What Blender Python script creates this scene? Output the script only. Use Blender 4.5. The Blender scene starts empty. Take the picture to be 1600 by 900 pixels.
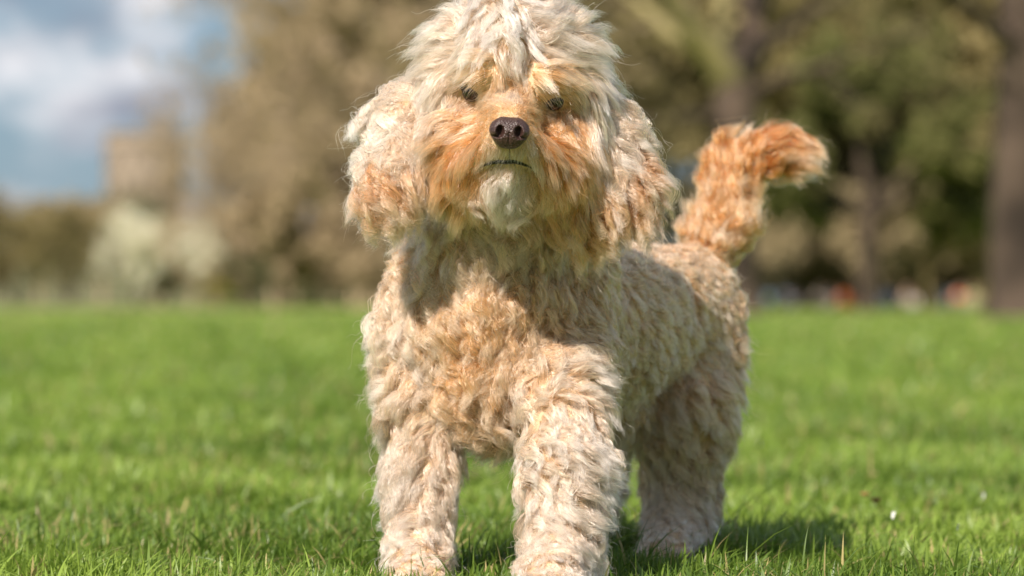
import bpy, math, random
import numpy as np
from mathutils import Vector, kdtree

# ------------------------------------------------------------------ camera, world, sun, exposure
S = bpy.context.scene
C = S.collection
FPX, CAMH, HORY = 5250.0, 0.254, 470.0          # focal length and horizon of the 1600x900 photograph

cam = bpy.data.cameras.new('camera')
cam.sensor_width = 36.0
cam.lens = FPX / 1600 * 36
cam.clip_start, cam.clip_end = 0.1, 9000
cam.dof.use_dof = True
cam.dof.focus_distance = 2.90
cam.dof.aperture_fstop = 5.2
camo = bpy.data.objects.new('camera', cam)
C.objects.link(camo)
camo.location = (0, 0, CAMH)
camo.rotation_euler = (math.radians(90) + math.atan((HORY - 450) / FPX), 0, 0)
S.camera = camo

SUN_EL, SUN_AZ = math.radians(42), math.radians(30)   # azimuth: to the left of straight behind the camera
sdir = Vector((-math.sin(SUN_AZ) * math.cos(SUN_EL), -math.cos(SUN_AZ) * math.cos(SUN_EL), math.sin(SUN_EL)))
sun = bpy.data.lights.new('sun', 'SUN')
sun.energy = 5.0
sun.angle = math.radians(0.53)
sun.color = (1.0, 0.905, 0.80)
suno = bpy.data.objects.new('sun', sun)
C.objects.link(suno)
suno.rotation_euler = (-sdir).to_track_quat('-Z', 'Y').to_euler()
suno.location = (-4, -6, 9)

W = bpy.data.worlds.new('World')
S.world = W
W.use_nodes = True
nt = W.node_tree
nt.nodes.clear()
N = nt.nodes.new
L = nt.links.new
sky = N('ShaderNodeTexSky')
sky.sky_type = 'NISHITA'
sky.sun_disc = False
sky.sun_elevation = SUN_EL
sky.sun_rotation = math.pi + SUN_AZ
sky.air_density = 1.0
sky.dust_density = 0.6
tc = N('ShaderNodeTexCoord')
mp = N('ShaderNodeMapping')
mp.inputs['Scale'].default_value = (22, 22, 42)
mp.inputs['Location'].default_value = (3.1, 0.4, 1.75)
L(tc.outputs['Generated'], mp.inputs['Vector'])
nz = N('ShaderNodeTexNoise')
nz.inputs['Scale'].default_value = 1.0
nz.inputs['Detail'].default_value = 7
nz.inputs['Roughness'].default_value = 0.52
L(mp.outputs[0], nz.inputs['Vector'])
cr = N('ShaderNodeValToRGB')
cr.color_ramp.elements[0].position = 0.44
cr.color_ramp.elements[0].color = (0, 0, 0, 1)
cr.color_ramp.elements[1].position = 0.62
cr.color_ramp.elements[1].color = (1, 1, 1, 1)
L(nz.outputs[0], cr.inputs[0])
nz2 = N('ShaderNodeTexNoise')
nz2.inputs['Scale'].default_value = 1.3
nz2.inputs['Detail'].default_value = 4
mp2 = N('ShaderNodeMapping')
mp2.inputs['Scale'].default_value = (20, 20, 40)
mp2.inputs['Location'].default_value = (3.3, 0.4, 2.3)
L(tc.outputs['Generated'], mp2.inputs['Vector'])
L(mp2.outputs[0], nz2.inputs['Vector'])
ccol = N('ShaderNodeValToRGB')
ccol.color_ramp.elements[0].position = 0.38
ccol.color_ramp.elements[0].color = (3.9, 4.2, 5.1, 1)
ccol.color_ramp.elements[1].position = 0.62
ccol.color_ramp.elements[1].color = (10.2, 10.2, 10.6, 1)
L(nz2.outputs[0], ccol.inputs[0])
mx = N('ShaderNodeMix')
mx.data_type = 'RGBA'
L(cr.outputs[0], mx.inputs[0])
sk2 = N('ShaderNodeMix')
sk2.data_type = 'RGBA'
sk2.inputs[0].default_value = 0.7
sk2.inputs[7].default_value = (2.3, 3.9, 5.6, 1)
L(sky.outputs[0], sk2.inputs[6])
L(sk2.outputs[2], mx.inputs[6])
L(ccol.outputs[0], mx.inputs[7])
bg = N('ShaderNodeBackground')
bg.inputs['Strength'].default_value = 0.058
L(mx.outputs[2], bg.inputs['Color'])
wo = N('ShaderNodeOutputWorld')
L(bg.outputs[0], wo.inputs['Surface'])

S.view_settings.view_transform = 'Standard'
S.view_settings.look = 'None'
S.view_settings.exposure = 0.60
S.view_settings.gamma = 1.0
S.view_settings.use_curve_mapping = False
S.render.engine = 'CYCLES'
cy = S.cycles
cy.use_denoising = True
cy.max_bounces = 12
cy.diffuse_bounces = 4
cy.glossy_bounces = 6
cy.transmission_bounces = 10
cy.transparent_max_bounces = 8
cy.sample_clamp_indirect = 6.0
cy.caustics_reflective = False
cy.caustics_refractive = False
try:
    S.cycles_curves.shape = 'RIBBONS'
    S.cycles_curves.subdivisions = 1
except Exception:
    pass

# ------------------------------------------------------------------ helpers
def P(x, y, Y):
    """The place in the park that the photograph's pixel (x, y) shows at Y metres from the camera."""
    return np.array([(x - 800.0) / FPX * Y, Y, CAMH + (HORY - y) / FPX * Y])


def mesh_obj(name, v, f, mat=None, parent=None, smooth=True, link=True):
    me = bpy.data.meshes.new(name)
    v = np.asarray(v, dtype=np.float32)
    f = np.asarray(f, dtype=np.int32)
    k = f.shape[1]
    me.vertices.add(len(v))
    me.vertices.foreach_set('co', v.ravel())
    me.loops.add(f.size)
    me.loops.foreach_set('vertex_index', f.ravel())
    me.polygons.add(len(f))
    me.polygons.foreach_set('loop_start', np.arange(0, f.size, k, dtype=np.int32))
    if smooth:
        me.polygons.foreach_set('use_smooth', np.ones(len(f), dtype=bool))
    me.update(calc_edges=True)
    me.validate()
    if mat:
        me.materials.append(mat)
    o = bpy.data.objects.new(name, me)
    C.objects.link(o)
    if parent:
        o.parent = parent
    return o


def tag(o, label=None, cat=None, group=None, kind=None):
    if label: o['label'] = label
    if cat: o['category'] = cat
    if group: o['group'] = group
    if kind: o['kind'] = kind
    return o


def empty(name, loc=(0, 0, 0)):
    o = bpy.data.objects.new(name, None)
    C.objects.link(o)
    o.location = loc
    return o


def copy_tree(o, parent=None):
    c = o.copy()
    C.objects.link(c)
    c.parent = parent
    for ch in list(o.children):
        copy_tree(ch, c)
    return c


def material(name, col, rough=0.8, col2=None, scale=5.0, bump=0.0, attr=None, transl=0.0, spec=0.3, detail=5):
    m = bpy.data.materials.new(name)
    m.use_nodes = True
    t = m.node_tree
    b = t.nodes['Principled BSDF']
    b.inputs['Roughness'].default_value = rough
    b.inputs['Specular IOR Level'].default_value = spec
    src = None
    if attr:
        a = t.nodes.new('ShaderNodeAttribute')
        a.attribute_name = attr
        src = a.outputs['Color']
    elif col2:
        c = t.nodes.new('ShaderNodeTexCoord')
        n = t.nodes.new('ShaderNodeTexNoise')
        n.inputs['Scale'].default_value = scale
        n.inputs['Detail'].default_value = detail
        r = t.nodes.new('ShaderNodeValToRGB')
        r.color_ramp.elements[0].position = 0.35
        r.color_ramp.elements[1].position = 0.65
        r.color_ramp.elements[0].color = (*col, 1)
        r.color_ramp.elements[1].color = (*col2, 1)
        t.links.new(c.outputs['Object'], n.inputs['Vector'])
        t.links.new(n.outputs[0], r.inputs[0])
        src = r.outputs[0]
        if bump:
            bp = t.nodes.new('ShaderNodeBump')
            bp.inputs['Strength'].default_value = bump
            t.links.new(n.outputs[0], bp.inputs['Height'])
            t.links.new(bp.outputs[0], b.inputs['Normal'])
    if src:
        t.links.new(src, b.inputs['Base Color'])
    else:
        b.inputs['Base Color'].default_value = (*col, 1)
    if transl:
        tr = t.nodes.new('ShaderNodeBsdfTranslucent')
        ms = t.nodes.new('ShaderNodeMixShader')
        ms.inputs[0].default_value = transl
        if src:
            t.links.new(src, tr.inputs['Color'])
        else:
            tr.inputs['Color'].default_value = (*col, 1)
        out = t.nodes['Material Output']
        t.links.new(b.outputs[0], ms.inputs[1])
        t.links.new(tr.outputs[0], ms.inputs[2])
        t.links.new(ms.outputs[0], out.inputs['Surface'])
    return m


def nrm(a):
    return a / np.maximum(np.linalg.norm(a, axis=-1, keepdims=True), 1e-9)


def tubes(pts, rad, sides=4):
    """pts (N,m,3), rad (N,m) -> verts, quads of N open tubes."""
    n, m, _ = pts.shape
    d = np.gradient(pts, axis=1)
    d = nrm(d)
    up = np.where(np.abs(d[..., 2:3]) > 0.9, np.array([1.0, 0, 0]), np.array([0, 0, 1.0]))
    a = nrm(np.cross(d, up))
    b = np.cross(d, a)
    ang = np.arange(sides) / sides * 2 * np.pi
    ring = a[:, :, None, :] * np.cos(ang)[None, None, :, None] + b[:, :, None, :] * np.sin(ang)[None, None, :, None]
    v = pts[:, :, None, :] + ring * rad[:, :, None, None]
    idx = np.arange(n * m * sides).reshape(n, m, sides)
    nx = np.roll(idx, -1, axis=2)
    f = np.stack([idx[:, :-1], nx[:, :-1], nx[:, 1:], idx[:, 1:]], axis=-1).reshape(-1, 4)
    return v.reshape(-1, 3), f


def join(parts):
    vs, fs, o = [], [], 0
    for v, f in parts:
        vs.append(v)
        fs.append(f + o)
        o += len(v)
    return np.concatenate(vs), np.concatenate(fs)


def vnoise(p, scale, seed):
    """Smooth 3-vector noise from a few random waves: coherent over about `scale` metres."""
    r = np.random.default_rng(seed)
    out = np.zeros((len(p), 3))
    for i in range(7):
        k = nrm(r.normal(size=(1, 3)))[0] * (2 * np.pi / scale) * r.uniform(0.5, 1.5)
        out += np.sin(p @ k + r.uniform(0, 6.28))[:, None] * r.normal(size=3)
    return out / 2.6


# ------------------------------------------------------------------ ground
grass_green = bpy.data.materials.new('meadow')
grass_green.use_nodes = True
t = grass_green.node_tree
b = t.nodes['Principled BSDF']
b.inputs['Roughness'].default_value = 0.9
b.inputs['Specular IOR Level'].default_value = 0.15
c_ = t.nodes.new('ShaderNodeTexCoord')
mpg = t.nodes.new('ShaderNodeMapping')
mpg.inputs['Scale'].default_value = (1.0, 0.35, 1)
n1 = t.nodes.new('ShaderNodeTexNoise')
n1.inputs['Scale'].default_value = 1.1
n1.inputs['Detail'].default_value = 9
n1.inputs['Roughness'].default_value = 0.62
r1 = t.nodes.new('ShaderNodeValToRGB')
r1.color_ramp.elements[0].position = 0.36
r1.color_ramp.elements[0].color = (0.12, 0.175, 0.028, 1)
r1.color_ramp.elements[1].position = 0.64
r1.color_ramp.elements[1].color = (0.25, 0.31, 0.065, 1)
t.links.new(c_.outputs['Object'], mpg.inputs['Vector'])
t.links.new(mpg.outputs[0], n1.inputs['Vector'])
t.links.new(n1.outputs[0], r1.inputs[0])
t.links.new(r1.outputs[0], b.inputs['Base Color'])
bpn = t.nodes.new('ShaderNodeBump')
bpn.inputs['Strength'].default_value = 0.4
bpn.inputs['Distance'].default_value = 0.05
t.links.new(n1.outputs[0], bpn.inputs['Height'])
t.links.new(bpn.outputs[0], b.inputs['Normal'])
gr = mesh_obj('ground', [(-3000, -60, 0), (3000, -60, 0), (3000, 5000, 0), (-3000, 5000, 0)], [(0, 1, 2, 3)], grass_green, smooth=False)
tag(gr, 'flat park meadow reaching back to the trees', kind='structure')


# ------------------------------------------------------------------ grass blades
def grass(rng, n, y0, y1, seg, xm=1.4, p=0.9):
    """n blades between y0 and y1 metres; thinner on the ground and broader with distance."""
    u = rng.random(n)
    Y = (y0 ** (-p) * (1 - u) + y1 ** (-p) * u) ** (-1 / p)
    X = rng.uniform(-0.5, 0.5, n) * 0.305 * xm * Y
    base = np.stack([X, Y, np.full(n, -0.004)], 1)
    nz_ = vnoise(base, 0.16, 5)
    nz3 = vnoise(base * [1, 0.6, 1], 0.7, 8)
    far = np.clip(Y / 3.0, 0.8, 12)
    h = rng.uniform(0.012, 0.030, n) * (1 + 0.30 * nz_[:, 0] + 0.12 * nz3[:, 1]) * far ** 0.35
    tall = rng.random(n) < 0.07
    h[tall] *= rng.uniform(1.3, 1.9, int(tall.sum()))
    h = np.clip(h, 0.008, 0.09)
    az = rng.uniform(0, 6.28, n)
    lean = np.abs(rng.normal(0.5, 0.38, n))
    ld = np.stack([np.cos(az), np.sin(az), np.zeros(n)], 1) + 0.6 * np.stack([nz_[:, 1], nz_[:, 2], np.zeros(n)], 1) + np.array([0.2, 0, 0])
    side = nrm(np.cross(ld, np.array([0, 0, 1.0])) + rng.normal(0, 0.4, (n, 3)))
    w = 0.0029 * rng.uniform(0.5, 1.5, n) * far ** 0.95
    vs = []
    ts = np.linspace(0, 1, seg + 1)
    for k, tt in enumerate(ts):
        c = base + ld * (lean * h * (0.35 * tt + 0.75 * tt ** 2.2))[:, None]
        c[:, 2] += h * (tt - 0.28 * lean * tt ** 2.5)
        ww = w * (1 - tt ** 2.2) * 0.5
        if k < seg:
            vs.append(c - side * ww[:, None])
            vs.append(c + side * ww[:, None])
        else:
            vs.append(c)
    v = np.stack(vs, 1)
    m = v.shape[1]
    o = np.arange(n)[:, None] * m
    f = []
    for k in range(seg - 1):
        f.append(np.concatenate([o + 2 * k, o + 2 * k + 1, o + 2 * k + 3], 1))
        f.append(np.concatenate([o + 2 * k, o + 2 * k + 3, o + 2 * k + 2], 1))
    k = seg - 1
    f.append(np.concatenate([o + 2 * k, o + 2 * k + 1, o + 2 * k + 2], 1))
    f = np.concatenate(f)
    u = rng.random(n)
    cA, cB, cD = np.array([0.095, 0.170, 0.022]), np.array([0.285, 0.395, 0.065]), np.array([0.50, 0.41, 0.18])
    mix = np.clip(0.5 + 0.30 * nz3[:, 0] + 0.15 * nz_[:, 0] + 0.45 * (rng.random(n) - 0.5) * 2, 0, 1)[:, None]
    col = cA * (1 - mix) + cB * mix
    dry = (u < 0.058 + 0.05 * (nz3[:, 2] > 0.6))[:, None]
    col = np.where(dry, cD * rng.uniform(0.6, 1.2, (n, 1)), col)
    return v.reshape(-1, 3), f, np.repeat(col[:, None, :], m, 1).reshape(-1, 3)


rng = np.random.default_rng(11)
gp = [grass(rng, 95000, 2.1, 4.2, 4), grass(rng, 105000, 4.2, 14.0, 2), grass(rng, 32000, 14.0, 70.0, 2)]
vv, ff = join([(a, b_) for a, b_, _ in gp])
cc = np.concatenate([c for _, _, c in gp])
m_blade = material('grass_blade', (0.15, 0.25, 0.04), 0.42, attr='tint', transl=0.4, spec=0.5)
go = mesh_obj('grass', vv, ff, m_blade)
ca = go.data.color_attributes.new('tint', 'FLOAT_COLOR', 'POINT')
ca.data.foreach_set('color', np.concatenate([cc, np.ones((len(cc), 1))], 1).astype(np.float32).ravel())
tag(go, 'short green lawn grass with some dry blades around the dog', 'grass', kind='stuff')

# white daisy petals lying in the lawn
m_petal = material('petal', (0.8, 0.8, 0.76), 0.6)
rp = np.random.default_rng(4)
for i, (px, py, s) in enumerate([(1537, 772, 1.2), (1396, 803, 1.0), (1497, 822, 0.8), (1187, 692, 1.0)]):
    Y = FPX * (CAMH - 0.03) / (py - HORY)
    c = P(px, py, Y)
    th = rp.uniform(0, 6.28)
    vs_, k = [], 10
    for j in range(k):
        a = j / k * 2 * np.pi
        vs_.append(c + np.array([math.cos(a) * 0.0016 * math.cos(th) * s + 0.001 * math.sin(a), 0.002 * math.cos(a), math.sin(a) * 0.0036 * s + 0.0016 * math.cos(2 * a)]))
    vs2 = [q + np.array([0.0003, 0.0006, 0]) for q in vs_]
    fc = [(0, j, j + 1) for j in range(1, k - 1)] + [(k, k + j + 1, k + j) for j in range(1, k - 1)] + \
         [(j, (j + 1) % k, k + (j + 1) % k) for j in range(k)] + [(j, k + (j + 1) % k, k + j) for j in range(k)]
    o = mesh_obj('fallen_petal', vs_ + vs2, fc, m_petal)
    tag(o, 'tiny white petal caught in the lawn grass behind the dog', 'petal', 'white petals scattered in the lawn')

# dry fallen leaves curled up in the lawn
m_dry = material('dry_leaf', (0.30, 0.14, 0.05), 0.8, (0.45, 0.25, 0.10), 200)
for px, py, s in [(1368, 786, 1.0), (1352, 776, .8)]:
    Y = FPX * (CAMH - 0.028) / (py - HORY)
    c = P(px, py, Y)
    th = rp.uniform(0, 3.1)
    v, f = [], []
    for i in range(7):
        u_ = i / 6 - .5
        wd = 0.0065 * s * math.cos(u_ * math.pi) ** .6 + .0004
        for j in (-1, 0, 1):
            x_, y_, z_ = u_ * .024 * s, j * wd, abs(j) * wd * .8 + .02 * s * u_ * u_
            v.append(c + np.array([x_ * math.cos(th) - y_ * math.sin(th), x_ * math.sin(th) + y_ * math.cos(th), z_]))
    for i in range(6):
        for j in range(2):
            q = i * 3 + j
            f.append((q, q + 3, q + 4, q + 1))
    o = mesh_obj('fallen_leaf', v, f, m_dry)
    sm = o.modifiers.new('thickness', 'SOLIDIFY'); sm.thickness = 0.0004
    tag(o, 'larger curled dry brown leaf caught in the lawn grass' if s == 1 else 'smaller curled orange brown leaf just behind the larger dry one', 'leaf', 'dry leaves in the lawn')

# ------------------------------------------------------------------ trees
def polylines(rng, start, d, length, r0, r1, m, wander, grav):
    n = len(start)
    p = np.zeros((n, m, 3))
    p[:, 0] = start
    dd = nrm(d)
    step = (length / (m - 1))[:, None]
    for k in range(1, m):
        dd = nrm(dd + rng.normal(0, wander, (n, 3)) + np.array([0, 0, grav]))
        p[:, k] = p[:, k - 1] + dd * step
    rad = r0[:, None] * (1 - np.linspace(0, 1, m)[None, :]) + r1[:, None] * np.linspace(0, 1, m)[None, :]
    return p, rad


def children(rng, p, rad, k, t0, ratio, angle, m, wander, grav, rr=0.45, jitter=0.35):
    n, mm, _ = p.shape
    t = rng.uniform(t0, 1.0, (n, k)) ** 0.8 * (mm - 1)
    i = np.minimum(t.astype(int), mm - 2)
    fr = (t - i)[..., None]
    rows = np.arange(n)[:, None]
    a, b2 = p[rows, i], p[rows, i + 1]
    st = (a * (1 - fr) + b2 * fr).reshape(-1, 3)
    d = nrm((b2 - a).reshape(-1, 3))
    rb = (rad[rows, i] * (1 - fr[..., 0]) + rad[rows, i + 1] * fr[..., 0]).reshape(-1)
    q = rng.normal(size=d.shape)
    q = nrm(q - (q * d).sum(1, keepdims=True) * d)
    an = angle * rng.uniform(0.6, 1.3, (len(d), 1))
    dn = d * np.cos(an) + q * np.sin(an)
    ln = np.linalg.norm(p[:, -1] - p[:, 0], axis=1)
    ln = np.repeat(ln, k) * ratio * rng.uniform(1 - jitter, 1 + jitter, len(d)) * (1.15 - 0.5 * (t.reshape(-1) / (mm - 1)))
    r0 = np.maximum(rb * rr, 0.004)
    return polylines(rng, st, dn, ln, r0, r0 * 0.3, m, wander, grav)


def leaves(rng, p, per, size, spread):
    """Small buds and leaf faces scattered round the twigs p."""
    n, m, _ = p.shape
    a = rng.integers(0, n, per)
    t = rng.uniform(0.1, 1, per) * (m - 1)
    i = np.minimum(t.astype(int), m - 2)
    fr = (t - i)[:, None]
    c = p[a, i] * (1 - fr) + p[a, i + 1] * fr + rng.normal(0, spread, (per, 3))
    u = nrm(rng.normal(size=(per, 3)))
    w = nrm(np.cross(u, rng.normal(size=(per, 3))))
    s = size * rng.uniform(0.5, 1.5, (per, 1))
    v = np.stack([c - u * s * .5, c + w * s * .32, c + u * s * .5, c - w * s * .32], 1)
    return v.reshape(-1, 3), np.arange(per * 4).reshape(-1, 4)


def tree_data(seed, h, tr, limbs=9, spread=1.0, nleaf=9000, lsize=0.16, t0=0.3, twigk=(7, 6, 5), lspread=0.12, trunk_frac=0.75, up=0.05, fine=True):
    rng = np.random.default_rng(seed)
    p0, r0 = polylines(rng, np.zeros((1, 3)), np.array([[0, 0, 1.0]]), np.array([h * trunk_frac]), np.array([tr]), np.array([tr * 0.25]), 9, 0.05, 0.05)
    r0[0, 0] *= 1.35
    p1, r1 = children(rng, p0, r0, limbs, t0, 0.62 * spread, 0.95, 7, 0.10, up, 0.5)
    p2, r2 = children(rng, p1, r1, twigk[0], 0.2, 0.5, 0.75, 5, 0.12, 0.03, 0.5)
    p3, r3 = children(rng, p2, r2, twigk[1], 0.15, 0.55, 0.7, 4, 0.14, 0.0, 0.5)
    p4, r4 = children(rng, p3, r3, twigk[2], 0.1, 0.6, 0.7, 3, 0.15, -0.03, 0.6)
    trunk = join([tubes(p0, r0, 8), tubes(p1, r1, 6)])
    limbs_ = tubes(p2, r2, 4)
    tw = join([tubes(p3, r3, 3), tubes(p4, np.maximum(r4, 0.006), 3)]) if fine else tubes(p3[:, :3], r3[:, :3], 3)
    lv = leaves(rng, np.concatenate([p4, p3[:, :3]], 0) if len(p4) else p3, nleaf, lsize, lspread)
    return trunk, limbs_, tw, lv


def place(vf, loc, rot=0.0, sc=(1, 1, 1)):
    v, f = vf
    c, s = math.cos(rot), math.sin(rot)
    q = v * np.array(sc)
    q = np.stack([q[:, 0] * c - q[:, 1] * s, q[:, 0] * s + q[:, 1] * c, q[:, 2]], 1)
    return q + np.asarray(loc), f


m_bark = material('bark', (0.035, 0.025, 0.018), 0.9, (0.085, 0.060, 0.043), 1.6, 0.5)
m_trunk = material('trunk_bark', (0.026, 0.018, 0.013), 0.9, (0.105, 0.074, 0.054), 0.9, 0.5)
m_bark_pale = material('bark_lichen', (0.20, 0.17, 0.08), 0.9, (0.30, 0.25, 0.11), 2.0, 0.5)
m_bark_tan = material('bark_tan', (0.20, 0.15, 0.11), 0.9, (0.29, 0.225, 0.165), 2.0, 0.4)
m_twig_tan = material('twig_tan', (0.36, 0.27, 0.17), 0.9, (0.50, 0.39, 0.26), 0.25)
m_twig_olive = material('twig_olive', (0.14, 0.11, 0.045), 0.9, (0.22, 0.175, 0.075), 0.22)
m_bud_tan = material('bud_tan', (0.30, 0.225, 0.125), 0.9, (0.40, 0.31, 0.195), 0.10)
m_leaf_olive = material('leaf_olive', (0.155, 0.130, 0.052), 0.8, (0.33, 0.265, 0.12), 0.16, transl=0.15)
m_leaf_fresh = material('leaf_fresh', (0.12, 0.13, 0.036), 0.8, (0.25, 0.235, 0.085), 0.28, transl=0.3)
m_leaf_dark = material('leaf_dark', (0.08, 0.085, 0.04), 0.8, (0.15, 0.145, 0.065), 0.5, transl=0.1)
m_leaf_yellow = material('leaf_yellow', (0.26, 0.24, 0.03), 0.8, (0.36, 0.31, 0.05), 0.5, transl=0.2)
m_blossom = material('blossom', (0.70, 0.66, 0.50), 0.8, (0.86, 0.83, 0.68), 1.2, transl=0.2)


CACHE = {}


def shared(name, data, k, mat, parent):
    """One mesh per tree kind; each object that uses it carries its own material."""
    key = (id(data), k)
    if key not in CACHE:
        o = mesh_obj(name, *data[k], mat, parent, smooth=k < 3)
        CACHE[key] = o.data
    else:
        o = bpy.data.objects.new(name, CACHE[key])
        C.objects.link(o)
        o.parent = parent
    o.material_slots[0].link = 'OBJECT'
    o.material_slots[0].material = mat
    return o


def far_tree(name, data, loc, mats, label, cat, group=None, rot=0.0, sc=1.0):
    root = empty(name, loc)
    root.rotation_euler.z = rot
    root.scale = (sc, sc, sc)
    tag(root, label, cat, group)
    shared('trunk', data, 0, mats[0], root)
    tag(shared('limbs', data, 1, mats[0], root), kind='stuff')
    tw = shared('twigs', data, 2, mats[1], root)
    tag(tw, kind='stuff')
    cr_ = shared('crown', data, 3, mats[2], root)
    tag(cr_, kind='stuff')
    return root


A = tree_data(1, 18, 0.42, limbs=14, spread=1.0, nleaf=26000, lsize=0.15, t0=0.06)
B = tree_data(2, 15, 0.34, limbs=14, spread=1.0, nleaf=42000, lsize=0.19, t0=0.05)
Cc = tree_data(3, 12, 0.26, limbs=14, spread=1.0, nleaf=7000, lsize=0.15, t0=0.04)
D = tree_data(7, 5.0, 0.10, limbs=16, spread=1.15, nleaf=9000, lsize=0.13, t0=0.03, twigk=(6, 4, 3))

A2 = tree_data(9, 17, 0.30, limbs=13, spread=0.62, nleaf=5000, lsize=0.15, t0=0.25)
# bare brown trees on the left; the tallest stands closest and its crown thins out towards the sky
far_tree('bare_tree', A, P(640, 478, 105) * [1, 1, 0], (m_bark_tan, m_twig_tan, m_bud_tan),
         'tall bare brown tree in bud whose thin crown edge meets the cloudy sky', 'tree', rot=0.6, sc=0.88)
far_tree('bare_tree', B, P(735, 478, 98) * [1, 1, 0], (m_bark_tan, m_twig_olive, m_bud_tan),
         'bare olive brown tree rising behind the curly ear of the dog', 'tree', rot=2.1, sc=1.1)
far_tree('bare_tree', Cc, P(395, 478, 125) * [1, 1, 0], (m_bark_tan, m_twig_tan, m_bud_tan),
         'smaller bare tan tree between the castle and the tall bare tree', 'tree', rot=4.1, sc=0.62)
far_tree('bare_tree', A2, P(440, 478, 132) * [1, 1, 0], (m_bark_tan, m_twig_tan, m_bud_tan),
         'airy leafless tree whose thin twigs reach over the castle against the clouds', 'tree', rot=3.4, sc=0.72)
far_tree('bare_tree', A2, P(335, 478, 140) * [1, 1, 0], (m_bark_tan, m_twig_tan, m_bud_tan),
         'slender airy leafless tree standing just beside the castle with sky showing through', 'tree', rot=1.4, sc=0.66)
far_tree('blossom_tree', D, P(243, 477, 110) * [1, 1, 0], (m_bark_tan, m_twig_tan, m_blossom),
         'small tree in pale cream blossom below the castle tower', 'tree', rot=1.0, sc=0.64)
far_tree('yellow_shrub', D, P(338, 477, 110) * [1, 1, 0], (m_bark_tan, m_twig_olive, m_leaf_yellow),
         'low rounded yellow green shrub to the side of the blossom tree', 'shrub', rot=2.0, sc=0.19)
for (px, s, r_, lb) in [(268, 0.30, 0.3, 'dark green bush between the blossom tree and the yellow shrub'),
                        (388, 0.36, 1.9, 'dark green bush just beyond the yellow shrub'),
                        (478, 0.18, 3.2, 'low dark bush at the foot of the tall bare tree')]:
    far_tree('dark_bush', D, P(px, 477, 111) * [1, 1, 0], (m_bark, m_twig_olive, m_leaf_dark), lb, 'bush', rot=r_, sc=s)
far_tree('olive_bush', D, P(20, 476, 140) * [1, 1, 0], (m_bark, m_twig_olive, m_leaf_olive), 'wide olive green bush at the very edge of the park', 'bush', rot=0.5, sc=0.98)
far_tree('olive_bush', D, P(108, 476, 138) * [1, 1, 0], (m_bark, m_twig_olive, m_leaf_olive), 'olive brown bush next to the blossom tree', 'bush', rot=2.5, sc=0.85)


def wood(name, spots, datas, m_wood, m_leaf_, label, seed):
    """A far wood that reads as one mass: many crowns."""
    rng = np.random.default_rng(seed)
    ws, ls = [], []
    for (px, Y, sc, k) in spots:
        loc = P(px, 470, Y) * [1, 1, 0]
        rot = rng.uniform(0, 6.28)
        d = datas[k]
        for q in (0, 1):
            ws.append(place(d[q], loc, rot, (sc, sc, sc)))
        if len(d[2][1]):
            ws.append(place((d[2][0], d[2][1]), loc, rot, (sc, sc, sc)))
        ls.append(place(d[3], loc, rot, (sc, sc, sc)))
    w = mesh_obj(name, *join(ws), m_wood)
    tag(w, label, 'wood', kind='stuff')
    l_ = mesh_obj('foliage', *join(ls), m_leaf_, w, smooth=False)
    tag(l_, kind='stuff')
    return w


E = tree_data(21, 14, 0.28, limbs=12, spread=1.05, nleaf=6000, lsize=0.42, t0=0.06, twigk=(5, 4, 2), lspread=0.4, fine=False)
F = tree_data(22, 11, 0.22, limbs=11, spread=1.1, nleaf=6000, lsize=0.42, t0=0.03, twigk=(5, 4, 2), lspread=0.4, fine=False)
G = tree_data(23, 6, 0.14, limbs=12, spread=1.2, nleaf=3300, lsize=0.36, t0=0.02, twigk=(4, 3, 2), lspread=0.3, fine=False)
wood('bare_woodland', [(530, 200, 1.0, 0), (580, 190, 1.2, 0), (640, 185, 1.3, 0), (660, 180, 1.3, 0), (250, 165, .62, 2), (330, 160, .7, 2), (60, 190, .9, 2), (160, 185, .85, 2), (500, 150, .60, 1), (570, 140, .75, 1),
                       (600, 135, .8, 1), (700, 135, .95, 0), (800, 130, 1.0, 0), (-60, 190, .95, 2), (460, 140, .5, 2), (560, 130, .5, 2), (640, 122, .5, 2), (720, 120, .5, 2)],
     [E, F, G], m_twig_tan, m_bud_tan, 'brown leafless woodland filling the background below the castle', 5)
wood('bare_thicket', [(x_, 118 + 6 * (i_ % 3), .42 + .07 * (i_ % 4), 2) for i_, x_ in enumerate(range(300, 800, 42))],
     [E, F, G], m_twig_tan, m_bud_tan, 'tan leafless thicket closing the foot of the tall bare trees', 15)
wood('dark_treeline', [(-40, 330, 1.35, 2), (40, 335, 1.4, 2), (110, 330, 1.5, 2), (160, 325, 1.55, 2), (-120, 340, 1.6, 2), (215, 330, 1.45, 2)],
     [E, F, G], m_bark, m_leaf_dark, 'dark distant tree line under the clouds beside the castle', 6)
wood('olive_woodland', [(1215, 140, .8, 1), (1270, 142, .9, 1), (1330, 141, .8, 1), (1400, 144, .9, 1), (1460, 140, .85, 1), (1520, 142, .9, 1), (1300, 150, 1.3, 0), (1420, 150, 1.3, 0), (1180, 150, 1.3, 0), (1540, 150, 1.3, 0), (1020, 150, 1.2, 0), (900, 120, 1.0, 0), (990, 118, .95, 0), (1080, 125, 1.05, 0), (1170, 118, 1.0, 0), (1260, 124, 1.1, 0), (1350, 128, 1.1, 0), (1440, 124, 1.1, 0),
                        (1530, 120, 1.05, 0), (1620, 124, 1.05, 0), (1700, 120, 1, 0), (850, 118, .8, 1)],
     [E, F, G], m_twig_olive, m_leaf_olive, 'tall olive brown woodland filling the background beyond the big trunk', 7)
m_bud_brown = material('bud_brown', (0.24, 0.19, 0.10), 0.9, (0.37, 0.295, 0.165), 0.12)
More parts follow.
